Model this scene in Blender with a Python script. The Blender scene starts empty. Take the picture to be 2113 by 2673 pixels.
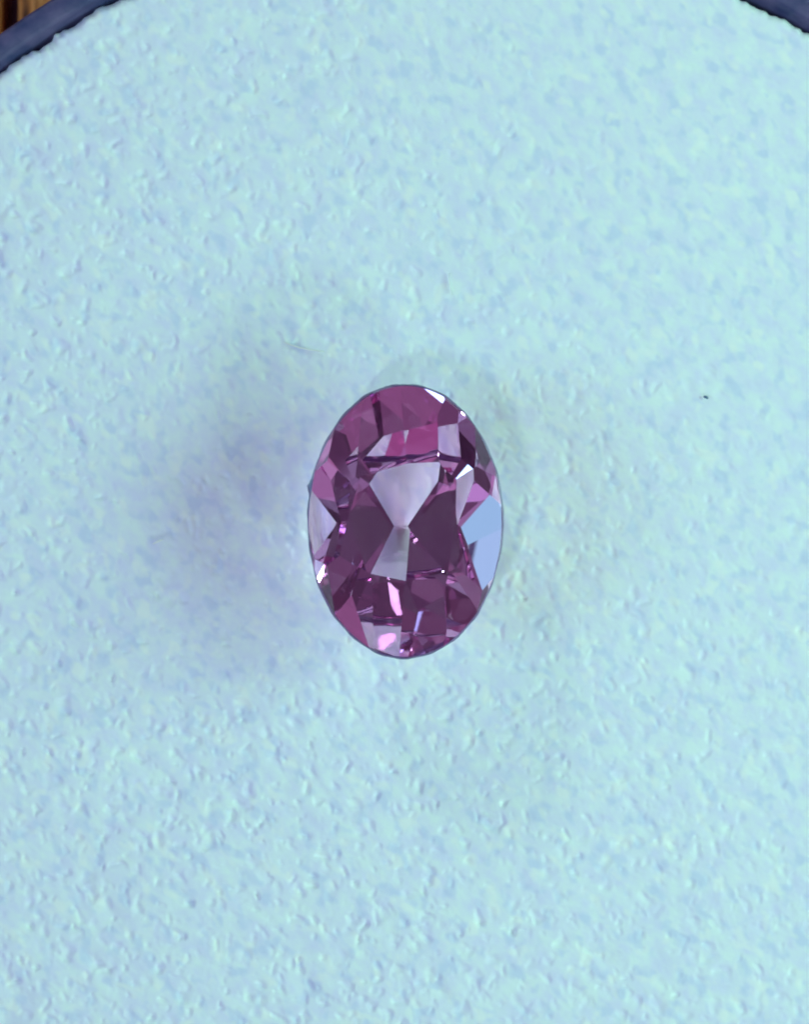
import bpy, math, random
import numpy as np

MM = 0.001                      # everything below is laid out in millimetres, built in metres
sc = bpy.context.scene
WORLD_W = 1.0
C = sc.collection

# ---------------------------------------------------------------- camera
CAM_H = 120.0                   # phone held 12 cm above the stone's girdle
GIRDLE_Z = 2.49                 # girdle height above the foam surface
cam_d = bpy.data.cameras.new('camera')
cam = bpy.data.objects.new('camera', cam_d)
C.objects.link(cam)
cam.location = (-0.02*MM, 0.24*MM, (GIRDLE_Z + CAM_H)*MM)
cam.rotation_euler = (0, 0, 0)
cam_d.sensor_fit = 'VERTICAL'
cam_d.sensor_height = 24
cam_d.lens = 12.0/(13.125/CAM_H)
cam_d.clip_start = 0.005
cam_d.clip_end = 10
cam_d.dof.use_dof = True
cam_d.dof.focus_distance = CAM_H*MM
cam_d.dof.aperture_fstop = 110
sc.camera = cam

# ---------------------------------------------------------------- light
w = bpy.data.worlds.new('World')
sc.world = w
w.use_nodes = True
bg = w.node_tree.nodes['Background']
bg.inputs[1].default_value = 1.0
# a dim room: soft darker and lighter areas all round
wt = w.node_tree
wn = wt.nodes.new('ShaderNodeTexNoise')
wn.noise_dimensions = '4D'
wn.inputs['Scale'].default_value = 1.7
wn.inputs['Detail'].default_value = 1.5
wn.inputs['W'].default_value = WORLD_W
wc = wt.nodes.new('ShaderNodeTexCoord')
wt.links.new(wc.outputs['Generated'], wn.inputs['Vector'])
wr = wt.nodes.new('ShaderNodeValToRGB')
for i, (q, col) in enumerate(((0.36, (0.025, 0.015, 0.032)), (0.50, (0.082, 0.050, 0.106)), (0.66, (0.33, 0.17, 0.34)))):
    e = wr.color_ramp.elements[i] if i < 2 else wr.color_ramp.elements.new(q)
    e.position = q
    e.color = col + (1,)
wt.links.new(wn.outputs['Fac'], wr.inputs[0])
wt.links.new(wr.outputs[0], bg.inputs[0])


def soft_light(name, az, el, dist, half, radiance):
    """round area lamp aimed at the stone; az, el and half angle in degrees, radiance per channel"""
    r = dist*math.tan(math.radians(half))
    top_ = max(radiance)
    d = bpy.data.lights.new(name, 'AREA')
    d.shape = 'DISK'
    d.size = 2*r
    d.energy = top_*math.pi*math.pi*r*r
    d.color = [c/top_ for c in radiance]
    o = bpy.data.objects.new(name, d)
    C.objects.link(o)
    a, e = math.radians(az), math.radians(el)
    o.location = (dist*math.cos(a)*math.cos(e), dist*math.sin(a)*math.cos(e), dist*math.sin(e))
    o.rotation_euler = (0, math.pi/2-e, a)
    return o


soft_light('key_lamp', 13, 29, 0.115, 12.5, (4.3, 9.2, 6.6))
soft_light('second_lamp', -18, 30, 0.16, 11, (3.4, 7.0, 6.3))  # added beside the key to split and lighten the stone's shadow
soft_light('fill_lamp', 188, 36, 0.40, 12, (1.6, 3.5, 5.0))  # added opposite the key to brighten the shadow side
soft_light('facet_fill_right', 14, 11, 0.70, 11, (0.30, 0.95, 0.90))  # added soft lamp, low right, only to tint facets of the stone
soft_light('facet_fill_left', 163, 7, 0.70, 12, (0.26, 0.80, 0.95))  # unseen lamp added to colour the right-hand facet blue
soft_light('facet_fill_front', 255, 55, 0.60, 22, (0.12, 0.16, 0.22))  # dim added lamp that varies the tone of the darker facets
for az, el, k in ((-52, 32, 1.0), (-128, 64, 1.05), (113, 26, 1.0)):        # small unseen lamps added to put sparks in the stone
    soft_light('spark_lamp', az, el, 0.50, 4, (18.0*k, 25.5*k, 28.5*k))

vs = sc.view_settings
vs.view_transform = 'Standard'
vs.look = 'None'
vs.exposure = 0.10
vs.gamma = 1.0
vs.use_curve_mapping = False
cy = sc.cycles
cy.max_bounces = 24
cy.transmission_bounces = 20
cy.glossy_bounces = 20
cy.diffuse_bounces = 4
cy.caustics_refractive = True
cy.caustics_reflective = True
cy.use_denoising = True
cy.sample_clamp_indirect = 60
cy.filter_width = 2.0
cy.blur_glossy = 0.2

# ---------------------------------------------------------------- helpers


def link(name, mesh, mat, parent=None, kind=None):
    o = bpy.data.objects.new(name, mesh)
    C.objects.link(o)
    if mat:
        mesh.materials.append(mat)
    if parent:
        o.parent = parent
    if kind:
        o['kind'] = kind
    return o


def empty(name, label, cat, loc=(0, 0, 0)):
    o = bpy.data.objects.new(name, None)
    o.empty_display_size = 0.002
    C.objects.link(o)
    o.location = loc
    o['label'] = label
    o['category'] = cat
    return o


def material(name):
    m = bpy.data.materials.new(name)
    m.use_nodes = True
    nt = m.node_tree
    return m, nt, nt.nodes['Principled BSDF']


def from_py(name, v, f, smooth=False):
    m = bpy.data.meshes.new(name)
    m.from_pydata([tuple(p) for p in v], [], [tuple(q) for q in f])
    if smooth:
        m.polygons.foreach_set('use_smooth', [True]*len(m.polygons))
    m.update()
    return m


def lathe(name, prof, n=160, centre=(0, 0), closed=True):
    """revolve (r, z) in mm round a vertical axis"""
    v = []
    f = []
    k = len(prof)
    for i in range(n):
        a = 2*math.pi*i/n
        for r, z in prof:
            v.append(((centre[0] + r*math.cos(a))*MM, (centre[1] + r*math.sin(a))*MM, z*MM))
    for i in range(n):
        j = (i+1) % n
        for q in range(k if closed else k-1):
            r = (q+1) % k
            f.append((i*k+q, j*k+q, j*k+r, i*k+r))
    m = from_py(name, v, f, True)
    return m


def vnoise(x, y, seed):
    """smooth lattice noise in -1..1"""
    rs = np.random.RandomState(seed)
    tab = rs.rand(256, 256)*2-1
    xi = np.floor(x).astype(int)
    yi = np.floor(y).astype(int)
    fx = x-xi
    fy = y-yi
    fx = fx*fx*fx*(fx*(fx*6-15)+10)
    fy = fy*fy*fy*(fy*(fy*6-15)+10)
    a = tab[xi & 255, yi & 255]
    b = tab[(xi+1) & 255, yi & 255]
    c = tab[xi & 255, (yi+1) & 255]
    d = tab[(xi+1) & 255, (yi+1) & 255]
    return (a*(1-fx)+b*fx)*(1-fy)+(c*(1-fx)+d*fx)*fy


# ---------------------------------------------------------------- cutting plan of the stone: outward facet planes (nx, ny, nz, distance in mm)
GEM_TINT = (0.975, 0.85, 0.935)
PLANES = [
    (0.000000, 0.000000, 1.000000, 1.087781),
    (0.668687, 0.015091, 0.743391, 1.672551),
    (0.437415, 0.431846, 0.788782, 1.865568),
    (0.000038, 0.472391, 0.881389, 1.653369),
    (-0.457116, 0.435351, 0.775574, 1.904656),
    (-0.715241, 0.057320, 0.696523, 1.799323),
    (-0.439299, -0.423504, 0.792250, 1.844792),
    (-0.059229, -0.475624, 0.877652, 1.671258),
    (0.467612, -0.429606, 0.772514, 1.904600),
    (0.136048, 0.035491, 0.990066, 1.259444),
    (0.016911, 0.122604, 0.992312, 1.258658),
    (-0.060660, 0.343742, 0.937103, 1.528535),
    (-0.142188, 0.042953, 0.988907, 1.286634),
    (-0.268332, -0.088686, 0.959236, 1.420820),
    (-0.072951, -0.364757, 0.928241, 1.559276),
    (0.084543, -0.422714, 0.902311, 1.618273),
    (0.311169, -0.040477, 0.949492, 1.425031),
    (0.932754, 0.132526, 0.335272, 2.358548),
    (0.718503, 0.342920, 0.605111, 2.143058),
    (0.525763, 0.562042, 0.638500, 2.346943),
    (0.158792, 0.570216, 0.806002, 2.018576),
    (-0.127942, 0.459436, 0.878948, 1.626412),
    (-0.518471, 0.554248, 0.651151, 2.314393),
    (-0.790016, 0.377051, 0.483432, 2.356358),
    (-0.953977, 0.135541, 0.267499, 2.412214),
    (-0.953977, -0.135541, 0.267499, 2.412214),
    (-0.755832, -0.360736, 0.546431, 2.254399),
    (-0.409710, -0.437981, 0.800194, 1.828896),
    (-0.218519, -0.784694, 0.580090, 2.777832),
    (0.140705, -0.505267, 0.851415, 1.788656),
    (0.463684, -0.495680, 0.734370, 2.069830),
    (0.805383, -0.384385, 0.451227, 2.402192),
    (0.694900, -0.098732, 0.712296, 1.757115),
    (0.998906, 0.046766, 0.000000, 2.497618),
    (0.990057, 0.140668, 0.000000, 2.518586),
    (0.971841, 0.235640, 0.000000, 2.560635),
    (0.943196, 0.332238, 0.000000, 2.623865),
    (0.902482, 0.430728, 0.000000, 2.708087),
    (0.847460, 0.530859, 0.000000, 2.812319),
    (0.775360, 0.631520, 0.000000, 2.934002),
    (0.683144, 0.730284, 0.000000, 3.067919),
    (0.568150, 0.822925, 0.000000, 3.204999),
    (0.429231, 0.903195, 0.000000, 3.331671),
    (0.268269, 0.963344, 0.000000, 3.430884),
    (0.091377, 0.995816, 0.000000, 3.485850),
    (-0.091377, 0.995816, 0.000000, 3.485850),
    (-0.268269, 0.963344, 0.000000, 3.430884),
    (-0.429231, 0.903195, 0.000000, 3.331671),
    (-0.568150, 0.822925, 0.000000, 3.204999),
    (-0.683144, 0.730284, 0.000000, 3.067919),
    (-0.775360, 0.631520, 0.000000, 2.934002),
    (-0.847460, 0.530859, 0.000000, 2.812319),
    (-0.902482, 0.430728, 0.000000, 2.708087),
    (-0.943196, 0.332238, 0.000000, 2.623865),
    (-0.971841, 0.235640, 0.000000, 2.560635),
    (-0.990057, 0.140668, 0.000000, 2.518586),
    (-0.998906, 0.046766, 0.000000, 2.497618),
    (-0.998906, -0.046766, 0.000000, 2.497618),
    (-0.990057, -0.140668, 0.000000, 2.518586),
    (-0.971841, -0.235640, 0.000000, 2.560635),
    (-0.943196, -0.332238, 0.000000, 2.623865),
    (-0.902482, -0.430728, 0.000000, 2.708087),
    (-0.847460, -0.530859, 0.000000, 2.812319),
    (-0.775360, -0.631520, 0.000000, 2.934002),
    (-0.683144, -0.730284, 0.000000, 3.067919),
    (-0.568150, -0.822925, 0.000000, 3.204999),
    (-0.429231, -0.903195, 0.000000, 3.331671),
    (-0.268269, -0.963344, 0.000000, 3.430884),
    (-0.091377, -0.995816, 0.000000, 3.485850),
    (0.091377, -0.995816, 0.000000, 3.485850),
    (0.268269, -0.963344, 0.000000, 3.430884),
    (0.429231, -0.903195, 0.000000, 3.331671),
    (0.568150, -0.822925, 0.000000, 3.204999),
    (0.683144, -0.730284, 0.000000, 3.067919),
    (0.775360, -0.631520, 0.000000, 2.934002),
    (0.847460, -0.530859, 0.000000, 2.812319),
    (0.902482, -0.430728, 0.000000, 2.708087),
    (0.943196, -0.332238, 0.000000, 2.623865),
    (0.971841, -0.235640, 0.000000, 2.560635),
    (0.990057, -0.140668, 0.000000, 2.518586),
    (0.998906, -0.046766, 0.000000, 2.497618),
    (-0.019710, 0.459040, -0.888197, 2.199790),
    (0.004101, -0.552569, -0.833457, 2.180884),
    (-0.738227, -0.078297, -0.669993, 1.922082),
    (0.697741, -0.118959, -0.706404, 1.852690),
    (0.279791, -0.547015, -0.788981, 2.104604),
    (-0.312583, 0.585808, -0.747744, 2.318692),
    (0.065352, 0.569202, -0.819597, 2.598860),
    (-0.332941, -0.536581, -0.775391, 2.368687),
    (-0.006622, -0.633308, -0.773871, 2.607807),
    (-0.093831, 0.634490, -0.767214, 2.340674),
    (-0.282617, -0.742772, -0.606974, 2.939123),
    (0.750435, 0.222029, -0.622536, 2.082955),
    (0.497997, 0.858765, -0.120503, 3.263445),
    (-0.478012, 0.824303, -0.303362, 3.148249),
    (-0.951923, 0.281642, -0.120503, 2.586006),
    (-0.906300, -0.268144, -0.326678, 2.479872),
    (-0.497997, -0.858765, -0.120503, 3.263445),
    (0.480922, -0.829320, -0.284505, 3.165671),
    (0.905691, -0.267964, -0.328512, 2.478376),
]
TAGS = ['table']*1 + ['main']*8 + ['star']*8 + ['upper']*16 + ['girdle']*48 + ['pav']*11 + ['lower']*8

# ---------------------------------------------------------------- materials
def foam_material():
    m, nt, b = material('white_foam')
    N, L = nt.nodes, nt.links
    tc = N.new('ShaderNodeTexCoord')
    mp = N.new('ShaderNodeMapping')
    mp.vector_type = 'TEXTURE'
    mp.inputs['Rotation'].default_value = (0, 0, math.radians(-52))
    mp.inputs['Scale'].default_value = (1.3, 1.0, 1.0)
    L.new(tc.outputs['Object'], mp.inputs['Vector'])
    n1 = N.new('ShaderNodeTexNoise')
    n1.inputs['Scale'].default_value = 2000
    n1.inputs['Detail'].default_value = 3
    L.new(mp.outputs[0], n1.inputs['Vector'])
    cr = N.new('ShaderNodeValToRGB')
    cr.color_ramp.elements[0].position = 0.32
    cr.color_ramp.elements[0].color = (0.80, 0.80, 0.90, 1)
    cr.color_ramp.elements[1].position = 0.68
    cr.color_ramp.elements[1].color = (0.86, 0.93, 0.87, 1)
    L.new(n1.outputs['Fac'], cr.inputs[0])
    # random grey-blue spots painted for the shade of pores, and pale cream flecks
    col = cr.outputs[0]
    for sc_, w0, lo, hi, tone in ((2300, 3.0, 0.53, 0.66, (0.68, 0.73, 0.86, 1)), (2000, 9.0, 0.57, 0.68, (0.93, 0.96, 0.86, 1))):
        nz = N.new('ShaderNodeTexNoise')
        nz.noise_dimensions = '4D'
        nz.inputs['W'].default_value = w0
        nz.inputs['Scale'].default_value = sc_
        nz.inputs['Detail'].default_value = 1.5
        L.new(mp.outputs[0], nz.inputs['Vector'])
        mr = N.new('ShaderNodeMapRange')
        mr.inputs['From Min'].default_value = lo
        mr.inputs['From Max'].default_value = hi
        mr.inputs['To Max'].default_value = 0.75
        L.new(nz.outputs['Fac'], mr.inputs['Value'])
        mx = N.new('ShaderNodeMix')
        mx.data_type = 'RGBA'
        L.new(mr.outputs[0], mx.inputs['Factor'])
        L.new(col, mx.inputs[6])
        mx.inputs[7].default_value = tone
        col = mx.outputs[2]
    L.new(col, b.inputs['Base Color'])
    b.inputs['Roughness'].default_value = 0.9
    b.inputs['Specular IOR Level'].default_value = 0.15
    b.inputs['Subsurface Weight'].default_value = 0.0
    b.inputs['Subsurface Radius'].default_value = (1.0, 1.0, 1.0)
    b.inputs['Subsurface Scale'].default_value = 0.45*MM
    n2 = N.new('ShaderNodeTexNoise')
    n2.inputs['Scale'].default_value = 9000
    n2.inputs['Detail'].default_value = 3
    L.new(tc.outputs['Object'], n2.inputs['Vector'])
    bp = N.new('ShaderNodeBump')
    bp.inputs['Strength'].default_value = 0.2
    bp.inputs['Distance'].default_value = 0.02*MM
    L.new(n2.outputs['Fac'], bp.inputs['Height'])
    L.new(bp.outputs[0], b.inputs['Normal'])
    return m


def plastic_material():
    m, nt, b = material('slate_blue_plastic')
    N, L = nt.nodes, nt.links
    tc = N.new('ShaderNodeTexCoord')
    n1 = N.new('ShaderNodeTexNoise')
    n1.inputs['Scale'].default_value = 1500
    n1.inputs['Detail'].default_value = 5
    L.new(tc.outputs['Object'], n1.inputs['Vector'])
    cr = N.new('ShaderNodeValToRGB')
    cr.color_ramp.elements[0].position = 0.35
    cr.color_ramp.elements[0].color = (0.036, 0.044, 0.125, 1)
    cr.color_ramp.elements[1].position = 0.7
    cr.color_ramp.elements[1].color = (0.115, 0.090, 0.190, 1)
    L.new(n1.outputs['Fac'], cr.inputs[0])
    L.new(cr.outputs[0], b.inputs['Base Color'])
    b.inputs['Roughness'].default_value = 0.5
    n2 = N.new('ShaderNodeTexNoise')
    n2.inputs['Scale'].default_value = 4000
    L.new(tc.outputs['Object'], n2.inputs['Vector'])
    bp = N.new('ShaderNodeBump')
    bp.inputs['Strength'].default_value = 0.7
    bp.inputs['Distance'].default_value = 0.03*MM
    L.new(n2.outputs['Fac'], bp.inputs['Height'])
    L.new(bp.outputs[0], b.inputs['Normal'])
    return m


def wood_material():
    m, nt, b = material('brown_wood')
    N, L = nt.nodes, nt.links
    tc = N.new('ShaderNodeTexCoord')
    mp = N.new('ShaderNodeMapping')
    mp.inputs['Scale'].default_value = (3200, 260, 900)
    L.new(tc.outputs['Object'], mp.inputs['Vector'])
    n1 = N.new('ShaderNodeTexNoise')
    n1.inputs['Scale'].default_value = 1.0
    n1.inputs['Detail'].default_value = 6
    n1.inputs['Roughness'].default_value = 0.65
    L.new(mp.outputs[0], n1.inputs['Vector'])
    cr = N.new('ShaderNodeValToRGB')
    e = cr.color_ramp.elements
    e[0].position = 0.36
    e[0].color = (0.035, 0.008, 0.002, 1)
    e[1].position = 0.68
    e[1].color = (0.95, 0.44, 0.12, 1)
    k = e.new(0.50)
    k.color = (0.62, 0.21, 0.04, 1)
    L.new(n1.outputs['Fac'], cr.inputs[0])
    L.new(cr.outputs[0], b.inputs['Base Color'])
    b.inputs['Roughness'].default_value = 0.55
    bp = N.new('ShaderNodeBump')
    bp.inputs['Strength'].default_value = 0.5
    bp.inputs['Distance'].default_value = 0.15*MM
    L.new(n1.outputs['Fac'], bp.inputs['Height'])
    L.new(bp.outputs[0], b.inputs['Normal'])
    return m


def gem_material(name='purple_crystal', rough=0.0):
    m = bpy.data.materials.new(name)
    m.use_nodes = True
    nt = m.node_tree
    nt.nodes.clear()
    o = nt.nodes.new('ShaderNodeOutputMaterial')
    g = nt.nodes.new('ShaderNodeBsdfGlass')
    g.inputs['Color'].default_value = GEM_TINT + (1,)
    g.inputs['IOR'].default_value = 1.76
    g.inputs['Roughness'].default_value = rough
    nt.links.new(g.outputs[0], o.inputs['Surface'])
    return m


FOAM = foam_material()
PLASTIC = plastic_material()
WOOD = wood_material()
GEM = gem_material()
GIRDLE = gem_material('girdle_crystal', 0.0)
BELT_ = material('ground_girdle')
BELT = BELT_[0]
BELT_[2].inputs['Base Color'].default_value = (0.085, 0.045, 0.20, 1)
BELT_[2].inputs['Roughness'].default_value = 0.35
BELT_[2].inputs['Transmission Weight'].default_value = 0.35
BELT_[2].inputs['IOR'].default_value = 1.76

# ---------------------------------------------------------------- table top: narrow boards under the jar
DC = (0.73, -2.82)              # centre of the round jar, mm
DR = 18.52                      # radius of the foam pad, mm
TABLE_Z = -13.0
top = bpy.data.objects.new('tabletop', None)
C.objects.link(top)
top['kind'] = 'structure'
random.seed(5)


def board(x0, x1, y0, y1, z0, z1, bev):
    v = []
    f = []
    prof = [(x0, z0), (x1, z0), (x1, z1-bev), (x1-bev, z1), (x0+bev, z1), (x0, z1-bev)]
    for y in (y0, y1):
        v += [(x*MM, y*MM, z*MM) for x, z in prof]
    n = len(prof)
    for i in range(n):
        j = (i+1) % n
        f.append((i, j, n+j, n+i))
    f.append(tuple(range(n))[::-1])
    f.append(tuple(range(n, 2*n)))
    return v, f


edges = [-64, -37.6, -11.5, 14.2, 40.5, 66]
for i in range(5):
    x0, x1 = edges[i]+0.25, edges[i+1]-0.25
    v, f = board(x0, x1, -80, 80, TABLE_Z-8, TABLE_Z-random.uniform(0, 0.15), 0.5)
    link('plank', from_py('plank', v, f), WOOD, top)

# ---------------------------------------------------------------- the jar
jar = empty('gem_jar', 'round slate-blue plastic gem jar with a thin rim around the white foam', 'jar',
            (DC[0]*MM, DC[1]*MM, TABLE_Z*MM))
h = -TABLE_Z
WR = DR + 0.14                  # inner wall radius
wall = lathe('jar_wall', [(WR, 1.2), (WR, h-0.35), (WR+0.52, h-0.35), (WR+0.52, 0.0), (WR-0.4, 0.0), (WR-0.4, 1.2)])
link('jar_wall', wall, PLASTIC, jar)
rim = [(WR-0.02, h+0.02), (WR+0.03, h+0.14), (WR+0.10, h+0.19), (WR+0.32, h+0.21), (WR+0.50, h+0.19), (WR+0.57, h+0.13), (WR+0.60, h+0.02)]
rim += [(WR+0.60, h-0.36), (WR-0.30, h-0.60), (WR-0.30, h-0.50)]
link('jar_rim', lathe('jar_rim', rim), PLASTIC, jar)
link('jar_base', lathe('jar_base', [(0.01, 0.3), (WR-0.42, 0.3), (WR-0.42, 1.1), (0.01, 1.1)]), PLASTIC, jar)

# ---------------------------------------------------------------- foam pad
rs = np.random.RandomState(11)
fine = 0.042


def axis(lo, hi, a, b):
    """fine between a..b, coarse outside"""
    left = np.arange(lo, a, 0.25)
    right = np.arange(b+0.25, hi+0.25, 0.25)
    return np.concatenate([left, np.arange(a, b, fine), [b], right])


gx = axis(DC[0]-DR-1.6, DC[0]+DR+1.6, -11.2, 11.2)
gy = axis(DC[1]-DR-1.6, DC[1]+DR+1.6, -13.8, 14.2)
X, Y = np.meshgrid(gx, gy)
c45, s45 = math.cos(math.radians(-52)), math.sin(math.radians(-52))
U = X*c45+Y*s45                 # along the nap of the foam
V = -X*s45+Y*c45
WX = 0.12*vnoise(X*1.1, Y*1.1, 91)
WY = 0.12*vnoise(X*1.1+40, Y*1.1, 92)


def cells(u, v, seed, jit=0.9):
    """distance to the middle of the nearest cell and a random number per cell"""
    r_ = np.random.RandomState(seed)
    ju, jv, rv = r_.rand(512, 512), r_.rand(512, 512), r_.rand(512, 512)
    iu, iv = np.floor(u).astype(int), np.floor(v).astype(int)
    f1 = np.full(u.shape, 9.0)
    f2 = np.full(u.shape, 9.0)
    val = np.zeros(u.shape)
    for du in (-1, 0, 1):
        for dv in (-1, 0, 1):
            cu, cv = (iu+du) & 511, (iv+dv) & 511
            d = np.hypot(iu+du+0.5+jit*(ju[cu, cv]-0.5)-u, iv+dv+0.5+jit*(jv[cu, cv]-0.5)-v)
            near = d < f1
            f2 = np.where(near, f1, np.minimum(f2, d))
            val = np.where(near, rv[cu, cv], val)
            f1 = np.where(near, d, f1)
    return f1, val


Z = 0.020*vnoise((U+WX)/0.95+50, (V+WY)/0.46+70, 1)
Z += 0.012*vnoise((U+WX)/0.50+10, (V+WY)/0.26+90, 2)
Z += 0.004*vnoise((U+WX)/0.22, (V+WY)/0.13, 3)
Z += 0.08*vnoise(X/3.1+9, Y/3.1+4, 5)
# the open cells of the foam: rounded pores of two sizes between soft walls
for size, seed, frac, deep in ((0.44, 21, 0.62, 0.150), (0.29, 22, 0.55, 0.085), (0.19, 23, 0.45, 0.022)):
    wx = 0.35*size*vnoise(X/size*1.3, Y/size*1.3, seed+50)
    wy = 0.35*size*vnoise(X/size*1.3+31, Y/size*1.3, seed+60)
    mid_, val = cells((U+wx)/(size*1.12)+200, (V+wy)/(size*0.92)+200, seed)
    t_ = np.clip(1-mid_/(0.34+0.22*((val*7.3) % 1)), 0, 1)
    t_ = t_*t_*(3-2*t_)
    amt = np.clip((frac-val)/frac, 0, 1)**0.7
    Z -= deep*amt*t_
# cells torn open: shallow uneven pits, longer along the nap; a few tufts stand proud
MARKS = []
for ix, iy, la, lb, ad, dp in (
        (430, 548, 0.45, 0.14, -25, 0.10), (165, 925, 0.30, 0.12, -45, 0.12), (128, 625, 0.25, 0.15, -40, 0.12),
        (360, 495, 0.28, 0.12, -40, 0.10), (1490, 838, 0.10, 0.08, 0, 0.12), (660, 1852, 0.12, 0.10, 0, 0.12),
        (1408, 574, 0.14, 0.12, 0, 0.10), (338, 1125, 0.30, 0.10, 10, 0.10), (330, 1142, 0.16, 0.08, 20, -0.10),
        (640, 735, 0.55, 0.07, -12, -0.10), (950, 600, 0.30, 0.08, -70, -0.08), (240, 315, 0.30, 0.10, -30, 0.10),
        (20, 1998, 0.60, 0.20, 15, -0.08), (30, 2090, 0.60, 0.30, -40, 0.10), (10, 2150, 0.5, 0.5, 0, 0.22),
        (1380, 1745, 0.16, 0.12, -30, 0.12), (500, 1690, 0.35, 0.18, -40, 0.08), (200, 2040, 0.5, 0.2, -50, 0.12),
        (230, 1930, 0.4, 0.25, -60, 0.10), (1340, 1700, 0.3, 0.2, -50, 0.08), (1960, 1250, 0.3, 0.2, -50, 0.08),
        (640, 2080, 0.6, 0.3, -50, 0.10), (1280, 2030, 0.5, 0.25, -50, 0.08), (920, 2080, 0.5, 0.2, -50, 0.10),
        (65, 320, 0.4, 0.2, -50, 0.12), (40, 420, 0.3, 0.2, -40, 0.10), (75, 230, 0.3, 0.15, -60, 0.12)):
    MARKS.append(((ix-856)*0.01235, (1100-iy)*0.01235, la, lb, ad, dp))
npit = 500
px = rs.uniform(-11, 11, npit)
py = rs.uniform(-13.6, 14, npit)
for i in range(npit):
    la = rs.uniform(0.12, 0.30)
    lb = la*rs.uniform(0.35, 0.75)
    a = math.radians(-52+rs.normal(0, 20))
    dp = 0.006+0.060*rs.uniform(0, 1)**5
    if i % 5 == 0:
        dp = -0.6*dp
    R = la*2.4
    i0, i1 = np.searchsorted(gx, [px[i]-R, px[i]+R])
    j0, j1 = np.searchsorted(gy, [py[i]-R, py[i]+R])
    sx = X[j0:j1, i0:i1]-px[i]
    sy = Y[j0:j1, i0:i1]-py[i]
    u = (sx*math.cos(a)+sy*math.sin(a))/la
    q = (-sx*math.sin(a)+sy*math.cos(a))/lb
    r2 = u*u+q*q+0.5*u*q*q
    Z[j0:j1, i0:i1] -= dp*np.exp(-np.maximum(r2, 0)**1.6*1.1)
# marks one can find again: torn pits and pale tufts (x, y, length, width, angle, depth)
for mx, my, la, lb, ad, dp in MARKS:
    a = math.radians(ad)
    u = ((X-mx)*math.cos(a)+(Y-my)*math.sin(a))/la
    q = (-(X-mx)*math.sin(a)+(Y-my)*math.cos(a))/lb
    Z -= dp*np.exp(-(u*u+q*q)*1.3)
# the pad is smoother towards the upper right and rougher lower left
rough = np.clip(1.0-0.062*(X+0.6*Y)/1.15, 0.30, 1.45)
Z *= 0.40*rough
# the stone presses a dent into the foam
er = np.sqrt((X/1.5)**2+(Y/2.0)**2)
Z = Z*np.clip(0.25+0.75*er, 0, 1)-0.09*np.exp(-er**2*1.4)
# ragged cut edge rolled over to the side
dx, dy = X-DC[0], Y-DC[1]
r = np.sqrt(dx*dx+dy*dy)
th = np.arctan2(dy, dx)
Re = DR-0.10+0.07*vnoise(th*60+20, np.zeros_like(th)+3.3, 7)+0.04*vnoise(th*130+20, np.zeros_like(th)+1.3, 8)
over = np.maximum(r-(Re-0.25), 0)
ang = np.minimum(over/0.25, math.pi/2)
rr = np.where(over > 0, Re-0.25+0.25*np.sin(ang), r)
Z -= np.where(over > 0, 0.25*(1-np.cos(ang))+np.maximum(over-0.25*math.pi/2, 0)*6.0, 0)
X2 = DC[0]+np.where(r > 0, dx/np.maximum(r, 1e-6)*rr, 0)
Y2 = DC[1]+np.where(r > 0, dy/np.maximum(r, 1e-6)*rr, 0)
keep = r < DR+1.3
idx = -np.ones(X.shape, int)
idx[keep] = np.arange(keep.sum())
co = np.stack([X2[keep], Y2[keep], Z[keep]], 1)*MM
q = np.stack([idx[:-1, :-1], idx[:-1, 1:], idx[1:, 1:], idx[1:, :-1]], -1).reshape(-1, 4)
q = q[(q >= 0).all(1)]
me = bpy.data.meshes.new('foam_pad')
me.vertices.add(len(co))
me.vertices.foreach_set('co', co.astype(np.float32).ravel())
me.loops.add(q.size)
me.loops.foreach_set('vertex_index', q.astype(np.int32).ravel())
me.polygons.add(len(q))
me.polygons.foreach_set('loop_start', np.arange(0, q.size, 4, dtype=np.int32))
me.polygons.foreach_set('use_smooth', np.ones(len(q), bool))
me.update()
me.validate()
pad = link('foam_pad', me, FOAM)
pad['label'] = 'round white foam pad with a pitted fluffy surface filling the jar'
pad['category'] = 'foam pad'

# ---------------------------------------------------------------- the gemstone
gem = empty('gemstone', 'oval faceted purple gemstone with a pale hourglass in its table, on white foam',
            'gemstone', (0, 0, GIRDLE_Z*MM))


def facet_polygon(k):
    n = np.array(PLANES[k][:3])
    d = PLANES[k][3]
    a = np.cross(n, [0, 0, 1.0] if abs(n[2]) < 0.9 else [1.0, 0, 0])
    a /= np.linalg.norm(a)
    b = np.cross(n, a)
    o = n*d
    P = [o+a*20*s+b*20*t for s, t in ((-1, -1), (1, -1), (1, 1), (-1, 1))]
    for j in range(len(PLANES)):
        if j == k:
            continue
        m = np.array(PLANES[j][:3])
        e = PLANES[j][3]
        Q = []
        for i in range(len(P)):
            p, r_ = P[i], P[(i+1) % len(P)]
            dp, dr = p@m-e, r_@m-e
            if dp <= 0:
                Q.append(p)
            if (dp < 0 < dr) or (dr < 0 < dp):
                Q.append(p+(r_-p)*dp/(dp-dr))
        P = Q
        if len(P) < 3:
            return None
    Q = []
    for p in P:
        p = np.round(p, 5)
        if not Q or np.abs(p-Q[-1]).max() > 2e-5:
            Q.append(p)
    if len(Q) > 2 and np.abs(Q[0]-Q[-1]).max() <= 2e-5:
        Q.pop()
    if len(Q) < 3:
        return None
    nn = sum(np.cross(Q[i]-Q[0], Q[i+1]-Q[0]) for i in range(1, len(Q)-1))
    if nn@n < 0:
        Q = Q[::-1]
    return Q


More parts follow.
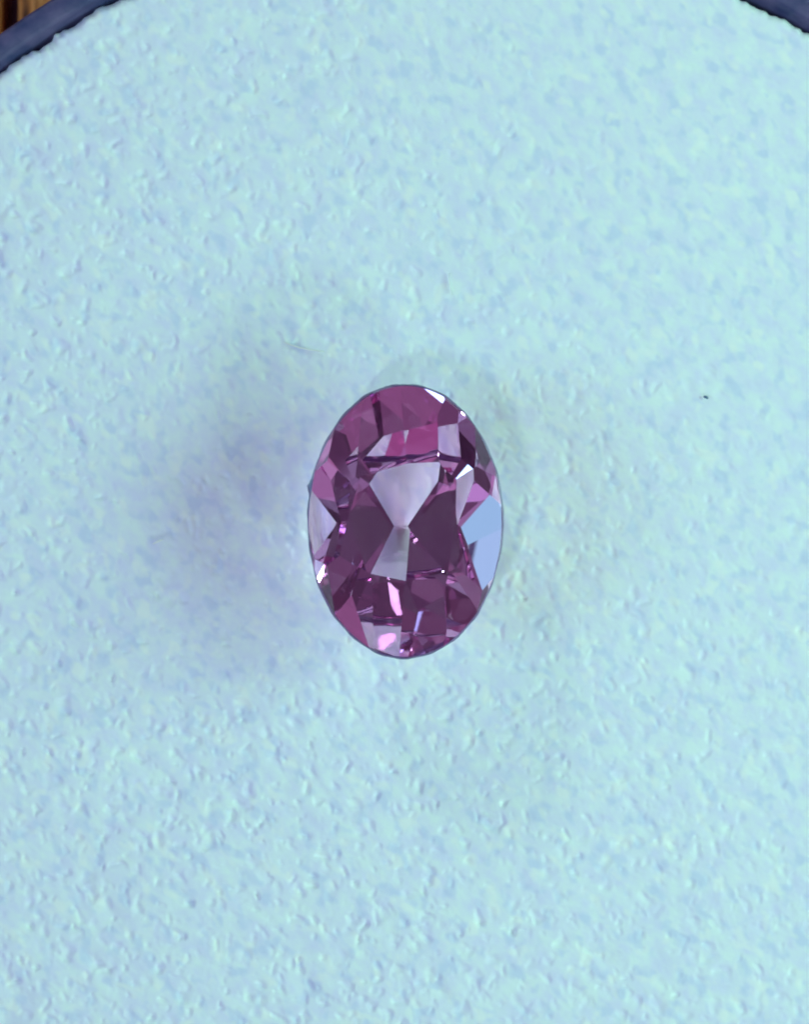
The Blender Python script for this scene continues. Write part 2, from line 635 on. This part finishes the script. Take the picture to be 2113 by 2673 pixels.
NAMES = {'table': 'table_facet', 'main': 'crown_facet', 'star': 'star_facet', 'upper': 'upper_girdle_facet',
         'pav': 'pavilion_facet', 'lower': 'lower_girdle_facet'}
pavilion = bpy.data.objects.new('pavilion', None)
C.objects.link(pavilion)
pavilion.parent = gem
gv = []
gf = []
for k, t in enumerate(TAGS):
    P = facet_polygon(k)
    if P is None:
        continue
    if t == 'girdle':
        gf.append(tuple(range(len(gv), len(gv)+len(P))))
        gv += [p*MM for p in P]
        continue
    nm = NAMES[t]
    me = from_py(nm, [p*MM for p in P], [tuple(range(len(P)))])
    link(nm, me, GEM, pavilion if t in ('pav', 'lower') else gem)
if gf:
    link('girdle', from_py('girdle', gv, gf), GIRDLE, gem)
# ground belt round the girdle: thin, uneven, with a chip standing out on the left
nb = 220
v = []
f = []
for i in range(nb):
    a = 2*math.pi*i/nb
    ca, sa = math.cos(a), math.sin(a)
    nx_, ny_ = ca/2.5, sa/3.5
    l_ = math.hypot(nx_, ny_)
    nx_, ny_ = nx_/l_, ny_/l_
    out = 0.030+0.016*math.sin(a*5+1.0)*math.sin(a*2.3)+0.010*math.sin(a*23)+rs.uniform(-0.004, 0.004)
    out += 0.085*math.exp(-((math.degrees(a)-165.5)/2.0)**2)
    out = max(out, 0.012)
    for q_, z_ in ((-0.030, 0.020), (out*0.7, -0.015), (out, -0.070), (out*0.7, -0.120), (-0.020, -0.150)):
        v.append(((2.5*ca+nx_*q_)*MM, (3.5*sa+ny_*q_)*MM, z_*MM))
for i in range(nb):
    j = (i+1) % nb
    for q_ in range(4):
        f.append((i*5+q_, j*5+q_, j*5+q_+1, i*5+q_+1))
link('ground_girdle', from_py('ground_girdle', v, f, True), BELT, gem)

# ---------------------------------------------------------------- lint and dust on the foam


def px(ix, iy, z=0.05):
    return ((ix-856)*0.01238, (1100-iy)*0.01238, z)


LINT = material('pale_lint')
LINT[2].inputs['Base Color'].default_value = (0.92, 0.94, 0.86, 1)
LINT[2].inputs['Roughness'].default_value = 0.8
DUST = material('dark_dust')
DUST[2].inputs['Base Color'].default_value = (0.10, 0.16, 0.26, 1)
DUST[2].inputs['Roughness'].default_value = 0.9


def strand(pts, rad, n=7):
    v = []
    f = []
    m = len(pts)
    for i, p in enumerate(pts):
        q0 = np.array(pts[max(i-1, 0)])
        q1 = np.array(pts[min(i+1, m-1)])
        t = q1-q0
        t = t/np.linalg.norm(t)
        a = np.cross(t, [0, 0, 1.0])
        a /= np.linalg.norm(a)
        b_ = np.cross(a, t)
        rr_ = rad*(0.25+0.75*math.sin(math.pi*(i+0.3)/(m-0.4)))
        for k in range(n):
            c = 2*math.pi*k/n
            v.append((np.array(p)+a*rr_*math.cos(c)+b_*rr_*math.sin(c))*MM)
    for i in range(m-1):
        for k in range(n):
            k2 = (k+1) % n
            f.append((i*n+k, i*n+k2, (i+1)*n+k2, (i+1)*n+k))
    f.append(tuple(range(n))[::-1])
    f.append(tuple(range((m-1)*n, m*n)))
    return v, f


def lint(pix, rad, lift, label):
    P = [px(x, y, 0.045+lift*math.sin(math.pi*i/(len(pix)-1))) for i, (x, y) in enumerate(pix)]
    o0 = np.array(P[0])
    v, f = strand([np.array(p)-o0 for p in P], rad)
    o = link('lint_fibre', from_py('lint_fibre', v, f, True), LINT[0])
    o.location = o0*MM
    o['label'] = label
    o['category'] = 'lint'
    o['group'] = 'lint on the foam'


lint([(598, 722), (612, 727), (630, 733), (655, 738), (685, 742)], 0.022, 0.03,
     'long pale lint fibre lying on the foam above the left of the gemstone')
lint([(322, 1148), (332, 1143), (343, 1139)], 0.030, 0.03,
     'tiny pale lint tuft on the foam far left of the gemstone')
lint([(948, 578), (950, 600), (955, 622)], 0.014, 0.02,
     'short upright pale lint fibre on the foam above the gemstone')

rs2 = np.random.RandomState(3)
v, f = strand([np.array((-0.05, 0.02, 0.05)), np.array((0.0, 0.0, 0.09)), np.array((0.05, -0.03, 0.05))], 0.045)
v = [p*rs2.uniform(0.85, 1.15) for p in v]
o = link('dust_speck', from_py('dust_speck', v, f, True), DUST[0])
o.location = np.array(px(1492, 838, 0.0))*MM
o['label'] = 'tiny dark dust speck on the foam at the upper right of the gemstone'
o['category'] = 'dust speck'
